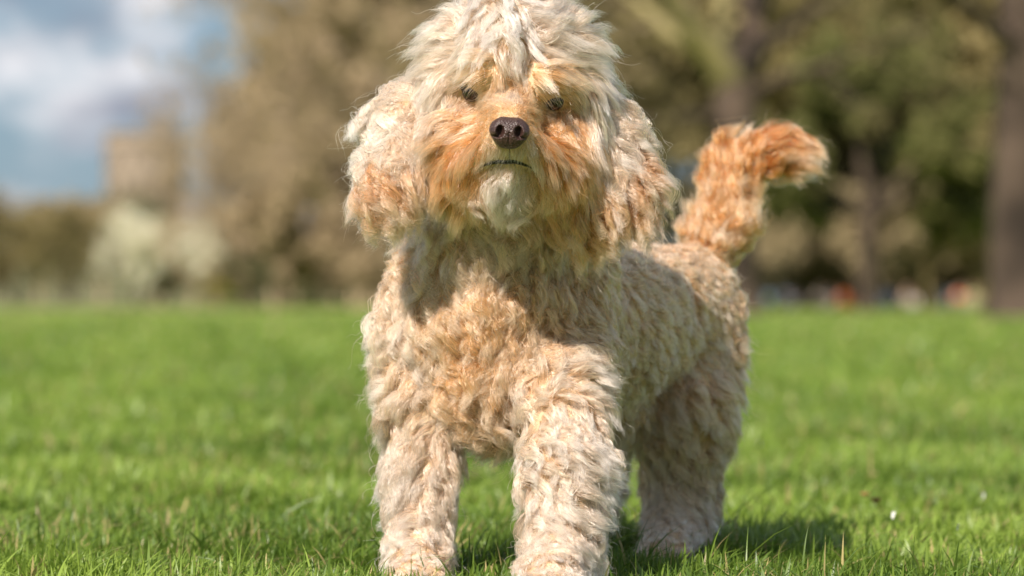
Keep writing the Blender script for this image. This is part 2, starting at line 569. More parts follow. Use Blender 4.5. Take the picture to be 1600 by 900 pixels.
wood('olive_thicket', [*[(x_, 128 + 5 * (i_ % 3), .62 + .06 * (i_ % 4), 2) for i_, x_ in enumerate(range(1150, 1640, 30))], (900, 106, .5, 2), (1000, 104, .45, 2), (1180, 122, .6, 2), (1250, 121, .55, 2), (1330, 122, .55, 2), (1410, 121, .55, 2), (1490, 122, .55, 2), (1570, 121, .55, 2), (940, 112, .62, 2), (1030, 110, .6, 2), (1120, 114, .6, 2), (1210, 112, .62, 2), (1290, 116, .58, 2), (1370, 114, .62, 2), (1450, 112, .6, 2), (1530, 114, .62, 2), (1610, 112, .6, 2), (1690, 112, .6, 2)],
     [E, F, G], m_twig_olive, m_bud_brown, 'low tan thicket along the far meadow edge behind the sitting people', 8)

H = tree_data(24, 2.2, 0.05, limbs=8, spread=1.3, nleaf=1300, lsize=0.28, t0=0.02, twigk=(2, 2, 2), lspread=0.22, fine=False)
wood('dark_hedge', [(x_, 150, 1.0, 0) for x_ in range(1150, 1650, 22)] + [(x_, 150, .6, 0) for x_ in range(330, 600, 20)],
     [H], m_bark, m_leaf_dark, 'dark green undergrowth in a strip along the foot of the woodland', 9)

# the nearer trees of the right half
def near_tree(name, Y, trunk, limbs, label, seed, leafmat, nleaf=9000, lsize=0.09, mats=None, twigmat=None, k=(9, 6, 4)):
    rng = np.random.default_rng(seed)
    root = empty(name, P(trunk[0][0], 470, Y) * [1, 1, 0])
    tag(root, label, 'tree')
    off = np.array(root.location)

    def poly(pts, m=14):
        q = np.array([P(x, y, Y + dy) for x, y, r, dy in pts]) - off
        rr = np.array([r / FPX * Y for x, y, r, dy in pts])
        s = np.concatenate([[0], np.cumsum(np.linalg.norm(np.diff(q, axis=0), axis=1))])
        u = np.linspace(0, s[-1], m)
        o = np.stack([np.interp(u, s, q[:, i]) for i in range(3)], 1)
        for _ in range(2):
            o[1:-1] = (o[:-2] + 2 * o[1:-1] + o[2:]) / 4
        o[1:-1] += rng.normal(0, 0.02, (m - 2, 3))
        return o[None], np.interp(u, s, rr)[None]

    tp, trd = poly(trunk)
    if tp[0, 0, 2] > 0.01:
        tp[0, 0, 2] = -0.02
    mesh_obj('trunk', *tubes(tp, trd, 16), m_trunk, root)
    ps, rs = [], []
    for i, lb in enumerate(limbs):
        q, r_ = poly(lb)
        mesh_obj('limb', *tubes(q, r_, 10), (mats or [m_bark])[i % len(mats or [m_bark])], root)
        ps.append(q); rs.append(r_)
    p1, r1 = np.concatenate(ps), np.concatenate(rs)
    p2, r2 = children(rng, p1, r1, k[0], 0.25, 0.42, 0.8, 6, 0.12, 0.02, 0.35)
    p3, r3 = children(rng, p2, r2, k[1], 0.15, 0.55, 0.7, 4, 0.14, 0.0, 0.45)
    p4, r4 = children(rng, p3, r3, k[2], 0.1, 0.6, 0.7, 3, 0.15, -0.05, 0.5)
    tag(mesh_obj('branches', *tubes(p2, r2, 5), twigmat or m_bark_pale, root), kind='stuff')
    tag(mesh_obj('twigs', *join([tubes(p3, r3, 3), tubes(p4, r4, 3)]), twigmat or m_bark_pale, root), kind='stuff')
    tag(mesh_obj('crown', *leaves(rng, p4, nleaf, lsize, 0.08), leafmat, root, smooth=False), kind='stuff')
    return root


near_tree('plane_tree', 62,
          [(1150, 494, 52, 0), (1146, 460, 40, 0), (1142, 380, 37, 0), (1143, 280, 36, 0), (1150, 190, 37, 0), (1152, 130, 36, 0)],
          [[(1143, 140, 27, 0), (1120, 90, 24, -.3), (1092, 55, 20, -.6), (1062, 20, 16, -1), (1020, -40, 13, -1.4), (960, -130, 9, -2)],
           [(1158, 140, 30, 0), (1170, 70, 28, .4), (1182, 0, 25, .8), (1195, -100, 20, 1.3), (1220, -260, 12, 2)],
           [(1160, 150, 14, 0), (1210, 128, 9, -.5), (1280, 108, 7, -1), (1360, 75, 5, -2), (1450, 40, 4, -3)],
           [(1135, 190, 16, 0), (1080, 180, 10, -.6), (1020, 200, 9, -1.5), (960, 175, 7, -2)],
           [(1150, 150, 16, 0), (1135, 60, 15, .5), (1130, -20, 12, 1), (1110, -150, 8, 2)],
           [(1110, 85, 14, 0), (1050, 55, 11, .5), (1000, 5, 9, 1), (930, -50, 7, 2)],
           [(1172, 90, 10, 0), (1230, 40, 8, 1), (1320, -10, 6, 2), (1450, -70, 4, 3)]],
          'big bare plane tree with forked mossy limbs behind the tail of the dog', 31, m_leaf_olive, 3500, 0.10,
          [m_bark_pale, m_bark, m_bark, m_bark, m_bark_pale, m_bark_pale, m_bark], m_bark)
near_tree('park_tree', 52,
          [(1598, 497, 66, 0), (1594, 470, 52, 0), (1592, 380, 46, 0), (1592, 250, 42, 0), (1594, 120, 38, 0), (1596, -20, 34, 0), (1600, -120, 30, 0)],
          [[(1592, 90, 16, 0), (1540, 30, 12, -.6), (1470, -20, 9, -1), (1380, -60, 7, -2)],
           [(1597, 20, 18, 0), (1650, -50, 15, .5), (1720, -150, 10, 1)],
           [(1596, -60, 20, 0), (1560, -160, 15, .5), (1500, -280, 10, 1)]],
          'thick brown trunk of a park tree cut off by the picture edge', 33, m_leaf_olive, 7000, 0.09)
near_tree('young_tree', 84,
          [(1355, 486, 17, 0), (1356, 440, 14, 0), (1357, 380, 14, 0), (1358, 330, 12, 0)],
          [[(1357, 345, 8, 0), (1310, 300, 7, -.4), (1250, 270, 5, -.8), (1205, 260, 4, -1)],
           [(1358, 340, 9, 0), (1350, 260, 8, 0), (1340, 190, 6, .3), (1330, 120, 4, .5)],
           [(1358, 340, 9, 0), (1400, 290, 7, -.3), (1450, 240, 5, -.6), (1500, 210, 4, -1)],
           [(1357, 345, 8, 0), (1390, 320, 7, .6), (1450, 310, 5, 1), (1520, 320, 4, 1.5)],
           [(1357, 345, 8, 0), (1320, 330, 6, .6), (1270, 330, 5, 1), (1230, 320, 4, 1.5)],
           [(1358, 340, 8, 0), (1380, 240, 7, 1), (1410, 150, 5, 1.5), (1430, 80, 4, 2)]],
          'young tree with fresh green leaves and a thin pale trunk behind the tail tip', 35, m_leaf_fresh, 34000, 0.20, [m_bark], m_twig_olive, k=(10, 7, 4))

# low wall at the left edge of the meadow, and bushes behind the people
wallm = material('wall_stone', (0.15, 0.12, 0.10), 0.9, (0.26, 0.21, 0.18), 3, 0.4)
x0 = P(-60, 470, 132)[0]; x1 = P(560, 470, 132)[0]
lw = empty('low_wall', ((x0 + x1) / 2, 132, 0))
tag(lw, 'low brown wall along the far edge of the meadow under the bushes', 'wall')
def box(cx, cy, cz, sx, sy, sz, bev=0.0):
    v = np.array([(i, j, k) for i in (-.5, .5) for j in (-.5, .5) for k in (-.5, .5)]) * [sx, sy, sz] + [cx, cy, cz]
    f = np.array([(0, 1, 3, 2), (4, 6, 7, 5), (0, 4, 5, 1), (2, 3, 7, 6), (0, 2, 6, 4), (1, 5, 7, 3)])
    return v, f
mesh_obj('wall_body', *box(0, 0, 0.03, x1 - x0, 0.3, 0.14), wallm, lw, smooth=False)
mesh_obj('coping', *box(0, 0, 0.135, x1 - x0 + .1, 0.42, 0.07), wallm, lw, smooth=False)
for (px, s, lb) in [(1378, 0.20, 'low dark bush behind the person in the blue jumper'), (1442, 0.22, 'low dark bush between the sitting groups'), (1165, 0.2, 'low dark bush at the foot of the big plane tree'),
                    (1250, 0.17, 'low dark bush behind the group in white')]:
    far_tree('dark_bush', D, P(px, 480, 121) * [1, 1, 0], (m_bark, m_twig_olive, m_leaf_dark), lb, 'bush', rot=px, sc=s)

# ------------------------------------------------------------------ the castle on its mound
m_stone = material('castle_stone', (0.175, 0.138, 0.10), 0.9, (0.26, 0.21, 0.155), 0.15, 0.3)
m_dark = material('opening_shade', (0.03, 0.03, 0.03), 0.9)
CY = 1300.0
hb = bpy.data.meshes.new('mound')
v, f = [], []
na, nr_ = 48, 10
for i in range(nr_ + 1):
    rr = 175 * i / nr_
    z = 24 * (0.5 + 0.5 * math.cos(math.pi * i / nr_)) - 0.5
    for j in range(na):
        v.append((rr * math.cos(j / na * 2 * math.pi), rr * math.sin(j / na * 2 * math.pi), z))
for i in range(nr_):
    for j in range(na):
        v0 = i * na + j; v1 = i * na + (j + 1) % na
        f.append((v0, v1, v1 + na, v0 + na))
hill = mesh_obj('hill', v, f, material('hill_grass', (0.09, 0.10, 0.04), 0.9, (0.15, 0.13, 0.07), 0.05))
hill.location = P(226, 470, CY) * [1, 1, 0]
tag(hill, 'wooded mound that carries the castle', kind='structure')
cas = empty('castle', P(226, 470, CY) * [1, 1, 0] + [0, 0, 23])
tag(cas, 'distant round stone castle keep with a small turret above the trees', 'castle')
def ring_wall(R, r, z0, z1, n=40):
    v, f = [], []
    for j in range(n):
        a = j / n * 2 * math.pi
        for (rr, z) in ((R, z0), (R, z1), (r, z1), (r, z0)):
            v.append((rr * math.cos(a), rr * math.sin(a), z))
    for j in range(n):
        a, b_ = j * 4, ((j + 1) % n) * 4
        for q in range(4):
            f.append((a + q, a + (q + 1) % 4, b_ + (q + 1) % 4, b_ + q)[::-1])
    return np.array(v), np.array(f)
R0, TOP = 15.3, 42.5
mesh_obj('keep_wall', *ring_wall(R0, R0 - 2.2, 0, TOP - 2.2), m_stone, cas, smooth=False)
mesh_obj('keep_roof', *ring_wall(R0 - 2.25, 0.2, TOP - 5, TOP - 4.4), m_stone, cas, smooth=False)
mesh_obj('string_course', *ring_wall(R0 + .35, R0 - .1, TOP - 6.2, TOP - 5.4), m_stone, cas, smooth=False)
for j in range(20):
    a = (j + .5) / 20 * 2 * math.pi
    o = mesh_obj('merlon', *box(0, 0, 0, 1.6, 2.9, 2.2), m_stone, cas, smooth=False)
    o.location = ((R0 - 1) * math.cos(a), (R0 - 1) * math.sin(a), TOP - 1.1)
    o.rotation_euler.z = a
for row, zz in enumerate((TOP - 11, TOP - 20)):
    for j in range(14):
        a = (j + .5 * row) / 14 * 2 * math.pi
        o = mesh_obj('window', *box(0, 0, 0, 0.5, 1.3, 3.0), m_dark, cas, smooth=False)
        o.location = (R0 * math.cos(a), R0 * math.sin(a), zz)
        o.rotation_euler.z = a
tw_ = mesh_obj('turret', *ring_wall(3.4, 2.4, TOP - 8, TOP + 5.5, 16), m_stone, cas, smooth=False)
tw_.location = (7.0, -6, 0)
for j in range(6):
    a = j / 6 * 2 * math.pi
    o = mesh_obj('turret_merlon', *box(0, 0, 0, 0.9, 1.7, 1.4), m_stone, cas, smooth=False)
    o.location = (7.0 + 2.9 * math.cos(a), -6 + 2.9 * math.sin(a), TOP + 6.2)
    o.rotation_euler.z = a


# ------------------------------------------------------------------ implicit bodies (people and the dog)
def sdf(p, cap, k):
    """Smooth union of round cones. cap rows: ax ay az ra bx by bz rb sy (sy: squash of the Y axis)."""
    d = None
    for c in cap:
        a, ra, b_, rb = c[0:3], c[3], c[4:7], c[7]
        ab = b_ - a
        q = p - a
        den = float(ab @ ab)
        tt = np.clip((q @ ab) / den, 0, 1)[:, None] if den > 1e-12 else np.zeros((len(p), 1))
        r = ra + (rb - ra) * tt[:, 0]
        di = np.linalg.norm(q - tt * ab, axis=1) - r
        if d is None:
            d = di
        else:
            h = np.clip(0.5 + 0.5 * (d - di) / k, 0, 1)
            d = d * (1 - h) + di * h - k * h * (1 - h)
    return d


def grad(p, cap, k, e=0.0015):
    g = np.zeros_like(p)
    for i in range(3):
        o = np.zeros(3); o[i] = e
        g[:, i] = sdf(p + o, cap, k) - sdf(p - o, cap, k)
    return nrm(g)


def surface(cap, k, h, pad=0.03, project=True):
    """Naive surface nets of the implicit body: verts, quads."""
    lo = np.minimum((cap[:, 0:3] - cap[:, 3:4]).min(0), (cap[:, 4:7] - cap[:, 7:8]).min(0)) - pad
    hi = np.maximum((cap[:, 0:3] + cap[:, 3:4]).max(0), (cap[:, 4:7] + cap[:, 7:8]).max(0)) + pad
    n = np.ceil((hi - lo) / h).astype(int) + 1
    gx = np.stack(np.meshgrid(*[np.arange(q) for q in n], indexing='ij'), -1).reshape(-1, 3)
    pts = (lo + gx * h).astype(np.float32).astype(float)
    val = np.concatenate([sdf(c, cap, k) for c in np.array_split(pts, max(1, len(pts) // 200000))]).reshape(n)
    ins = val < 0
    cs = np.zeros((n[0] - 1, n[1] - 1, n[2] - 1), int)
    for dx in (0, 1):
        for dy in (0, 1):
            for dz in (0, 1):
                cs += ins[dx:n[0] - 1 + dx, dy:n[1] - 1 + dy, dz:n[2] - 1 + dz]
    act = (cs > 0) & (cs < 8)
    idx = -np.ones(act.shape, int)
    ijk = np.argwhere(act)
    idx[act] = np.arange(len(ijk))
    v = lo + (ijk + 0.5) * h
    if project:
        for _ in range(4):
            v = v - grad(v, cap, k) * sdf(v, cap, k)[:, None] * 0.9
    fs = []
    for ax in range(3):
        b1, b2 = [(1, 2), (2, 0), (0, 1)][ax]
        s0 = [slice(None)] * 3; s1 = [slice(None)] * 3
        s0[ax] = slice(0, -1); s1[ax] = slice(1, None)
        a, b_ = ins[tuple(s0)], ins[tuple(s1)]
        e = np.argwhere(a != b_)
        e = e[(e[:, b1] > 0) & (e[:, b2] > 0)]
        e = e[(e[:, b1] < n[b1] - 1) & (e[:, b2] < n[b2] - 1)]
        def at(d1, d2):
            q = e.copy(); q[:, b1] += d1; q[:, b2] += d2
            return idx[q[:, 0], q[:, 1], q[:, 2]]
        f = np.stack([at(-1, -1), at(0, -1), at(0, 0), at(-1, 0)], 1)
        flip = ~a[e[:, 0], e[:, 1], e[:, 2]]
        f[flip] = f[flip][:, ::-1]
        fs.append(f)
    f = np.concatenate(fs)
    return v, f[(f >= 0).all(1)]


def cone(ax, ay, az, ra, bx, by, bz, rb):
    return [ax, ay, az, ra, bx, by, bz, rb]


# ------------------------------------------------------------------ people sitting on the far meadow
def person(px, Y, lean, turn, top, legs, hair, label, skin=(0.55, 0.36, 0.26), hat=None):
    loc = P(px, 470, Y) * [1, 1, 0]
    root_caps = np.array([cone(0, 0, .72, .045, 0, .01, .60, .045),                       # neck
                          cone(0, -.01, .80, .085, 0, -.02, .74, .07),                      # head
                          cone(-.30, -.14, .34, .028, -.20, -.30, .30, .022), cone(.30, -.14, .34, .028, .20, -.30, .30, .022),
                          cone(-.20, -.30, .30, .035, -.19, -.34, .29, .03), cone(.20, -.30, .30, .035, .19, -.34, .29, .03),
                          cone(0, .02, .60, .07, 0, .04, .2, .10),
                          cone(-.13, .0, .56, .04, -.27, .0, .50, .04), cone(.13, .0, .56, .04, .27, .0, .50, .04),
                          cone(-.22, .02, .52, .035, -.30, -.14, .34, .03), cone(.22, .02, .52, .035, .30, -.14, .34, .03),
                          cone(-.10, .03, .12, .07, -.20, -.38, .36, .05), cone(.10, .03, .12, .07, .20, -.38, .36, .05),
                          cone(-.20, -.38, .36, .045, -.12, -.62, .06, .03), cone(.20, -.38, .36, .045, .12, -.62, .06, .03)])
    v, f = surface(root_caps, 0.03, 0.028)
    m_s = material('skin', skin, 0.6)
    o = mesh_obj('person', v, f, m_s)
    o.location = loc
    o.rotation_euler = (lean, 0, turn)
    o.scale = (.8, .8, .78)
    tag(o, label, 'person', 'people sitting on the far meadow')
    tc_ = np.array([cone(0, .02, .58, .11, 0, .04, .18, .135), cone(-.14, .01, .54, .065, .14, .01, .54, .065),
                    cone(-.19, .02, .53, .055, -.30, -.12, .36, .045), cone(.19, .02, .53, .055, .30, -.12, .36, .045)])
    mesh_obj('jumper', *surface(tc_, 0.04, 0.028), material('cloth', top, 0.9), o)
    lc = np.array([cone(0, .04, .14, .14, 0, .03, .12, .13), cone(-.10, .03, .13, .10, -.20, -.38, .36, .075), cone(.10, .03, .13, .10, .20, -.38, .36, .075),
                   cone(-.20, -.38, .36, .07, -.13, -.58, .10, .05), cone(.20, -.38, .36, .07, .13, -.58, .10, .05)])
    mesh_obj('trousers', *surface(lc, 0.04, 0.028), material('cloth', legs, 0.9), o)
    hc = np.array([cone(0, .02, .82, .09, 0, .05, .76, .075)])
    mesh_obj('hat' if hat else 'hair', *surface(hc, 0.02, 0.02), material('hat_cloth' if hat else 'hair', hat or hair, 0.8), o)
    return o


ppl = [(1217, 112, 0, .2, (0.42, 0.38, 0.32), (0.30, 0.30, 0.28), (0.1, 0.06, 0.03), 'person in a grey white top sitting nearest the big plane tree'),
       (1238, 113, 0, -.4, (0.45, 0.32, 0.31), (0.45, 0.42, 0.45), (0.2, 0.12, 0.06), 'person in a pale pink top sitting beside the person in grey white'),
       (1279, 112, 0, .5, (0.48, 0.42, 0.34), (0.35, 0.3, 0.25), (0.25, 0.18, 0.1), 'person in an off white top sitting beside the pale lilac one'),
       (1297, 113, 0, -.2, (0.40, 0.31, 0.34), (0.55, 0.42, 0.38), (0.15, 0.09, 0.05), 'person in a pale lilac top sitting next to the orange top'),
       (1320, 111, 0, .1, (0.80, 0.19, 0.035), (0.70, 0.20, 0.06), (0.3, 0.12, 0.05), 'person in bright orange clothes sitting in the middle of the meadow edge'),
       (1388, 112, 0, -.3, (0.12, 0.15, 0.22), (0.22, 0.26, 0.34), (0.03, 0.02, 0.02), 'person in a dark blue jumper sitting behind the young tree'),
       (1418, 111, 0, .4, (0.50, 0.36, 0.26), (0.60, 0.55, 0.50), (0.2, 0.12, 0.06), 'person in a tan top with pale trousers sitting beside the dark blue jumper'),
       (1470, 113, 0, -.1, (0.12, 0.14, 0.12), (0.2, 0.2, 0.22), (0.05, 0.04, 0.03), 'person in dark green clothes sitting near the orange jumper'),
       (1499, 110, 0, .3, (0.70, 0.15, 0.03), (0.25, 0.24, 0.18), (0.2, 0.1, 0.04), 'person in an orange jumper sitting close to the thick brown trunk'),
       (1521, 112, 0, -.3, (0.42, 0.40, 0.20), (0.30, 0.28, 0.2), (0.25, 0.15, 0.08), 'person in a mustard top sitting right beside the thick brown trunk')]
for a in ppl:
    person(*a)

# ------------------------------------------------------------------ the dog
def pc(x1, y1, Y1, r1, x2, y2, Y2, r2):
    a, b_ = P(x1, y1, Y1), P(x2, y2, Y2)
    return [*a, r1 / FPX * Y1, *b_, r2 / FPX * Y2]

DOWN = (0, 0, -1)
# name, cone, (comb vector or pole), mode, length, lift, wave, cycles, colour
NOSE = P(796, 196, 2.80)
CROWN = P(798, 122, 2.855)
cream = (0.948, 0.712, 0.500)
pale = (0.970, 0.805, 0.660)
gold = (0.885, 0.565, 0.300)
apri = (0.830, 0.455, 0.205)
rust = (0.760, 0.375, 0.150)
white = (0.978, 0.870, 0.775)
Z = [
    # torso
    ('torso', pc(775, 515, 3.045, 140, 785, 575, 3.035, 112), (-.35, -.1, -1), 0, .030, .32, .0046, 1.3, gold),
    ('torso', pc(662, 545, 3.06, 58, 658, 610, 3.05, 52), (-.6, 0, -1), 0, .027, .32, .0042, 1.2, cream),
    ('torso', pc(880, 560, 3.02, 58, 880, 610, 2.99, 54), (.9, 0, -.6), 0, .027, .32, .0042, 1.2, cream),
    ('torso', pc(800, 500, 3.10, 140, 930, 510, 3.22, 120), (.3, .6, -.6), 0, .020, .32, .0022, 1.2, cream),
    ('torso', pc(930, 510, 3.22, 118, 1062, 480, 3.36, 92), (.3, .6, -.6), 0, .020, .32, .0024, 1.2, cream),
    ('torso', pc(820, 590, 3.10, 80, 930, 610, 3.27, 80), (.1, .3, -1), 0, .026, .40, .0035, 1.2, cream),
    # neck
    ('torso', pc(765, 440, 3.05, 116, 790, 300, 3.00, 95), (-.1, -.1, -1), 0, .032, .32, .0050, 1.2, cream),
    ('torso', pc(668, 415, 3.06, 44, 650, 520, 3.06, 58), (-.4, 0, -1), 0, .026, .32, .0040, 1.2, cream),
    ('torso', pc(890, 430, 3.06, 60, 890, 560, 3.03, 62), (.5, 0, -1), 0, .026, .32, .0040, 1.2, cream),
    # front legs: the one on the right steps forward
    ('leg0', pc(655, 610, 3.05, 52, 663, 730, 3.04, 46), (-.5, -.1, -1), 0, .031, .28, .0036, 1.1, pale),
    ('leg0', pc(663, 730, 3.04, 46, 656, 850, 3.02, 41), (-.5, -.1, -1), 0, .031, .28, .0036, 1.1, pale),
    ('leg0', pc(656, 868, 3.01, 40, 652, 896, 2.965, 36), (-.1, -.6, -.8), 0, .015, .40, .0025, .9, pale),
    ('leg1', pc(880, 600, 2.985, 58, 886, 730, 2.92, 55), (.9, -.1, -.8), 0, .031, .28, .0036, 1.1, pale),
    ('leg1', pc(886, 730, 2.92, 55, 872, 868, 2.89, 49), (.9, -.1, -.8), 0, .031, .28, .0036, 1.1, pale),
    ('leg1', pc(868, 885, 2.88, 49, 860, 915, 2.835, 46), (.1, -.6, -.8), 0, .015, .40, .0025, .9, pale),
    # hind legs
    ('leg2', pc(1075, 530, 3.35, 80, 1068, 640, 3.31, 72), (.5, .1, -1), 0, .030, .28, .0034, 1.2, cream),
    ('leg2', pc(1068, 640, 3.31, 68, 1064, 760, 3.33, 50), (.4, .1, -1), 0, .030, .28, .0034, 1.1, cream),
    ('leg2', pc(1064, 760, 3.33, 50, 1054, 840, 3.30, 42), (.2, .0, -1), 0, .027, .28, .0034, 1.1, pale),
    ('leg2', pc(1050, 846, 3.29, 38, 1040, 862, 3.235, 34), (-.1, -.6, -.8), 0, .015, .40, .0025, .9, pale),
    ('leg3', pc(950, 540, 3.38, 72, 935, 640, 3.38, 62), (-.2, .2, -1), 0, .031, .28, .0036, 1.2, cream),
    ('leg3', pc(935, 640, 3.38, 58, 918, 750, 3.46, 42), (-.2, .2, -1), 0, .022, .50, .0038, 1.1, cream),
    ('leg3', pc(918, 750, 3.46, 40, 913, 820, 3.44, 34), (-.2, .0, -1), 0, .020, .50, .0036, 1.1, pale),
    ('leg3', pc(912, 828, 3.43, 32, 904, 840, 3.38, 30), (-.1, -.6, -.8), 0, .015, .45, .0030, .9, pale),
    # toes
    *[(lg, pc(x_, y_, Y_, r_, x_ + 1, y_ + 5, Y_ - .012, r_ * .85), (0, -.5, -1), 0, .009, .35, .0012, .7, pale)
      for lg, x0_, y_, Y_, r_, sp_ in (('leg0', 650, 900, 2.935, 15, 21), ('leg1', 858, 922, 2.80, 17, 25), ('leg2', 1038, 868, 3.205, 14, 19), ('leg3', 903, 846, 3.35, 13, 18))
      for x_ in (x0_ - 1.5 * sp_, x0_ - .5 * sp_, x0_ + .5 * sp_, x0_ + 1.5 * sp_)],
    # head
    ('head', pc(772, 130, 2.965, 96, 834, 130, 2.965, 96), CROWN, 1, .042, .38, .0030, .8, pale),
    ('head', pc(798, 92, 2.94, 80, 798, 66, 2.97, 76), CROWN, 1, .040, .58, .0034, .8, pale),
    ('head', pc(727, 84, 2.96, 52, 873, 84, 2.96, 52), CROWN, 1, .030, .50, .0028, .7, pale),
    ('blaze', pc(786, 40, 2.925, 40, 786, 70, 2.898, 34), (-.15, -.5, -.9), 0, .026, .50, .0030, .8, white),
    ('head', pc(748, 118, 2.905, 32, 768, 112, 2.89, 30), CROWN, 1, .022, .32, .0010, .4, cream),
    ('head', pc(848, 126, 2.89, 30, 876, 134, 2.905, 32), CROWN, 1, .022, .32, .0010, .4, cream),
    ('muzzle', pc(742, 224, 2.93, 61, 864, 229, 2.93, 63), NOSE, 2, .032, .24, .0014, .6, apri),
    ('muzzle', pc(724, 280, 2.93, 46, 732, 240, 2.93, 53), NOSE, 2, .032, .22, .0020, .7, gold),
    ('muzzle', pc(886, 288, 2.93, 48, 878, 245, 2.93, 55), NOSE, 2, .032, .22, .0020, .7, gold),
    ('muzzle', pc(797, 175, 2.90, 42, 796, 205, 2.838, 32), NOSE, 1, .013, .34, .0006, .3, gold),
    ('muzzle', pc(772, 232, 2.85, 27, 742, 262, 2.89, 44), NOSE, 2, .022, .24, .0014, .6, apri),
    ('muzzle', pc(820, 234, 2.85, 27, 860, 268, 2.89, 46), NOSE, 2, .022, .24, .0014, .6, apri),
    ('temple', pc(708, 138, 2.93, 30, 698, 235, 2.935, 36), (-.10, -.1, -1), 0, .036, .26, .0028, .9, pale),
    ('temple', pc(900, 145, 2.93, 30, 914, 245, 2.935, 36), (.12, -.1, -1), 0, .036, .26, .0028, .9, pale),
    ('beard', pc(790, 276, 2.858, 20, 792, 296, 2.895, 36), (-.15, -.1, -1), 0, .022, .30, .0030, .9, pale),
    ('beard', pc(770, 288, 2.885, 30, 820, 290, 2.885, 30), (-.05, -.1, -1), 0, .024, .28, .0030, .9, pale),
    # ears
    ('ear0', pc(655, 148, 2.985, 32, 626, 190, 2.97, 40), (-.40, -.1, -1), 0, .030, .30, .0040, 2.0, white),
    ('ear0', pc(630, 192, 2.97, 44, 612, 276, 2.94, 46), (-.20, -.1, -1), 0, .036, .26, .0044, 2.1, cream),
    ('ear1', pc(926, 148, 2.985, 30, 950, 210, 2.97, 38), (.45, -.1, -1), 0, .030, .30, .0040, 2.0, white),
    ('ear1', pc(948, 210, 2.97, 42, 976, 284, 2.95, 44), (.45, -.1, -1), 0, .038, .24, .0044, 2.0, cream),
    ('ear1', pc(930, 235, 2.96, 42, 915, 318, 2.94, 44), (.10, -.1, -1), 0, .036, .24, .0044, 2.0, gold),
    # tail
    ('tail', pc(1102, 405, 3.40, 34, 1120, 355, 3.42, 36), (.30, 0, 1), 0, .026, .22, .0060, 1.0, gold),
    ('tail', pc(1120, 355, 3.42, 36, 1146, 275, 3.44, 34), (.35, 0, 1), 0, .030, .20, .0065, 1.0, apri),
    ('tail', pc(1146, 275, 3.44, 28, 1195, 236, 3.44, 26), (1, 0, .35), 0, .034, .18, .0050, .8, rust),
    ('tail', pc(1195, 236, 3.44, 26, 1232, 220, 3.44, 20), (1, 0, -.55), 0, .036, .16, .0045, .8, rust),
]
CAP = np.array([z[1] for z in Z])
KS = 0.016
zname = np.array([z[0] for z in Z])
zvec = np.array([z[2] for z in Z], float)
zmode = np.array([z[3] for z in Z])
zpar = np.array([[*z[4:8], *z[8]] for z in Z], float)      # length lift wave cycles r g b


def cone_dists(p):
    D = np.zeros((len(p), len(Z)))
    for i, c in enumerate(CAP):
        a, ra, b_, rb = c[0:3], c[3], c[4:7], c[7]
        ab = b_ - a
        tt = np.clip(((p - a) @ ab) / max(float(ab @ ab), 1e-12), 0, 1)[:, None]
        D[:, i] = np.linalg.norm(p - a - tt * ab, axis=1) - (ra + (rb - ra) * tt[:, 0])
    return D


bv, bf = surface(CAP, KS, 0.006)
m_skin = material('dog_skin', (0.50, 0.34, 0.20), 0.85, (0.58, 0.42, 0.27), 30)
dog = mesh_obj('dog', bv, bf, m_skin)
tag(dog, 'curly apricot and cream dog standing on the grass with its tail raised', 'dog')


def hit(px, py, Y0=2.6):
    """First point of the dog's skin that the line of sight through (px, py) meets."""
    o = np.array([0, 0, CAMH])
    d = nrm((P(px, py, 3.0) - o)[None])[0]
    s = Y0
    for _ in range(60):
        s += float(sdf((o + d * s)[None], CAP, KS)[0]) * 0.8
    return o + d * s


EYES = [hit(737, 143), hit(866, 157)]
MOUTH_PX = [(750, 262), (760, 257), (769, 254), (780, 252), (791, 253), (803, 252), (814, 255), (824, 259), (834, 265)]
MOUTH = np.array([hit(*q) for q in MOUTH_PX])

FACE = ['head', 'muzzle', 'beard', 'blaze', 'temple']
# hair fields ---------------------------------------------------------------
def fields(p, n):
    Dd = cone_dists(p)
    w = np.exp(-np.clip(Dd - Dd.min(1, keepdims=True), 0, 1) / 0.005)
    w /= w.sum(1, keepdims=True)
    par = w @ zpar
    soft = np.where(np.isin(zname[np.argmin(Dd, axis=1)], FACE), 0.005, 0.016)[:, None]
    w2 = np.exp(-np.clip(Dd - Dd.min(1, keepdims=True), 0, 1) / soft)
    par[:, 4:] = (w2 / w2.sum(1, keepdims=True)) @ zpar[:, 4:]
    vec = np.zeros_like(p)
    for i in range(len(Z)):
        if zmode[i] == 0:
            vi = nrm(zvec[i][None])
        else:
            vi = nrm(nrm(p - zvec[i]) + np.array([0, 0, -0.35 if zmode[i] == 1 else -1.0]))
        vec += w[:, i:i + 1] * vi
    vec = nrm(vec)
    reg = zname[np.argmin(Dd, axis=1)]
    return vec, par, reg


def gauss(p, x, y, Y, s):
    return np.exp(-((p - P(x, y, Y)) ** 2).sum(1) / (2 * s * s))


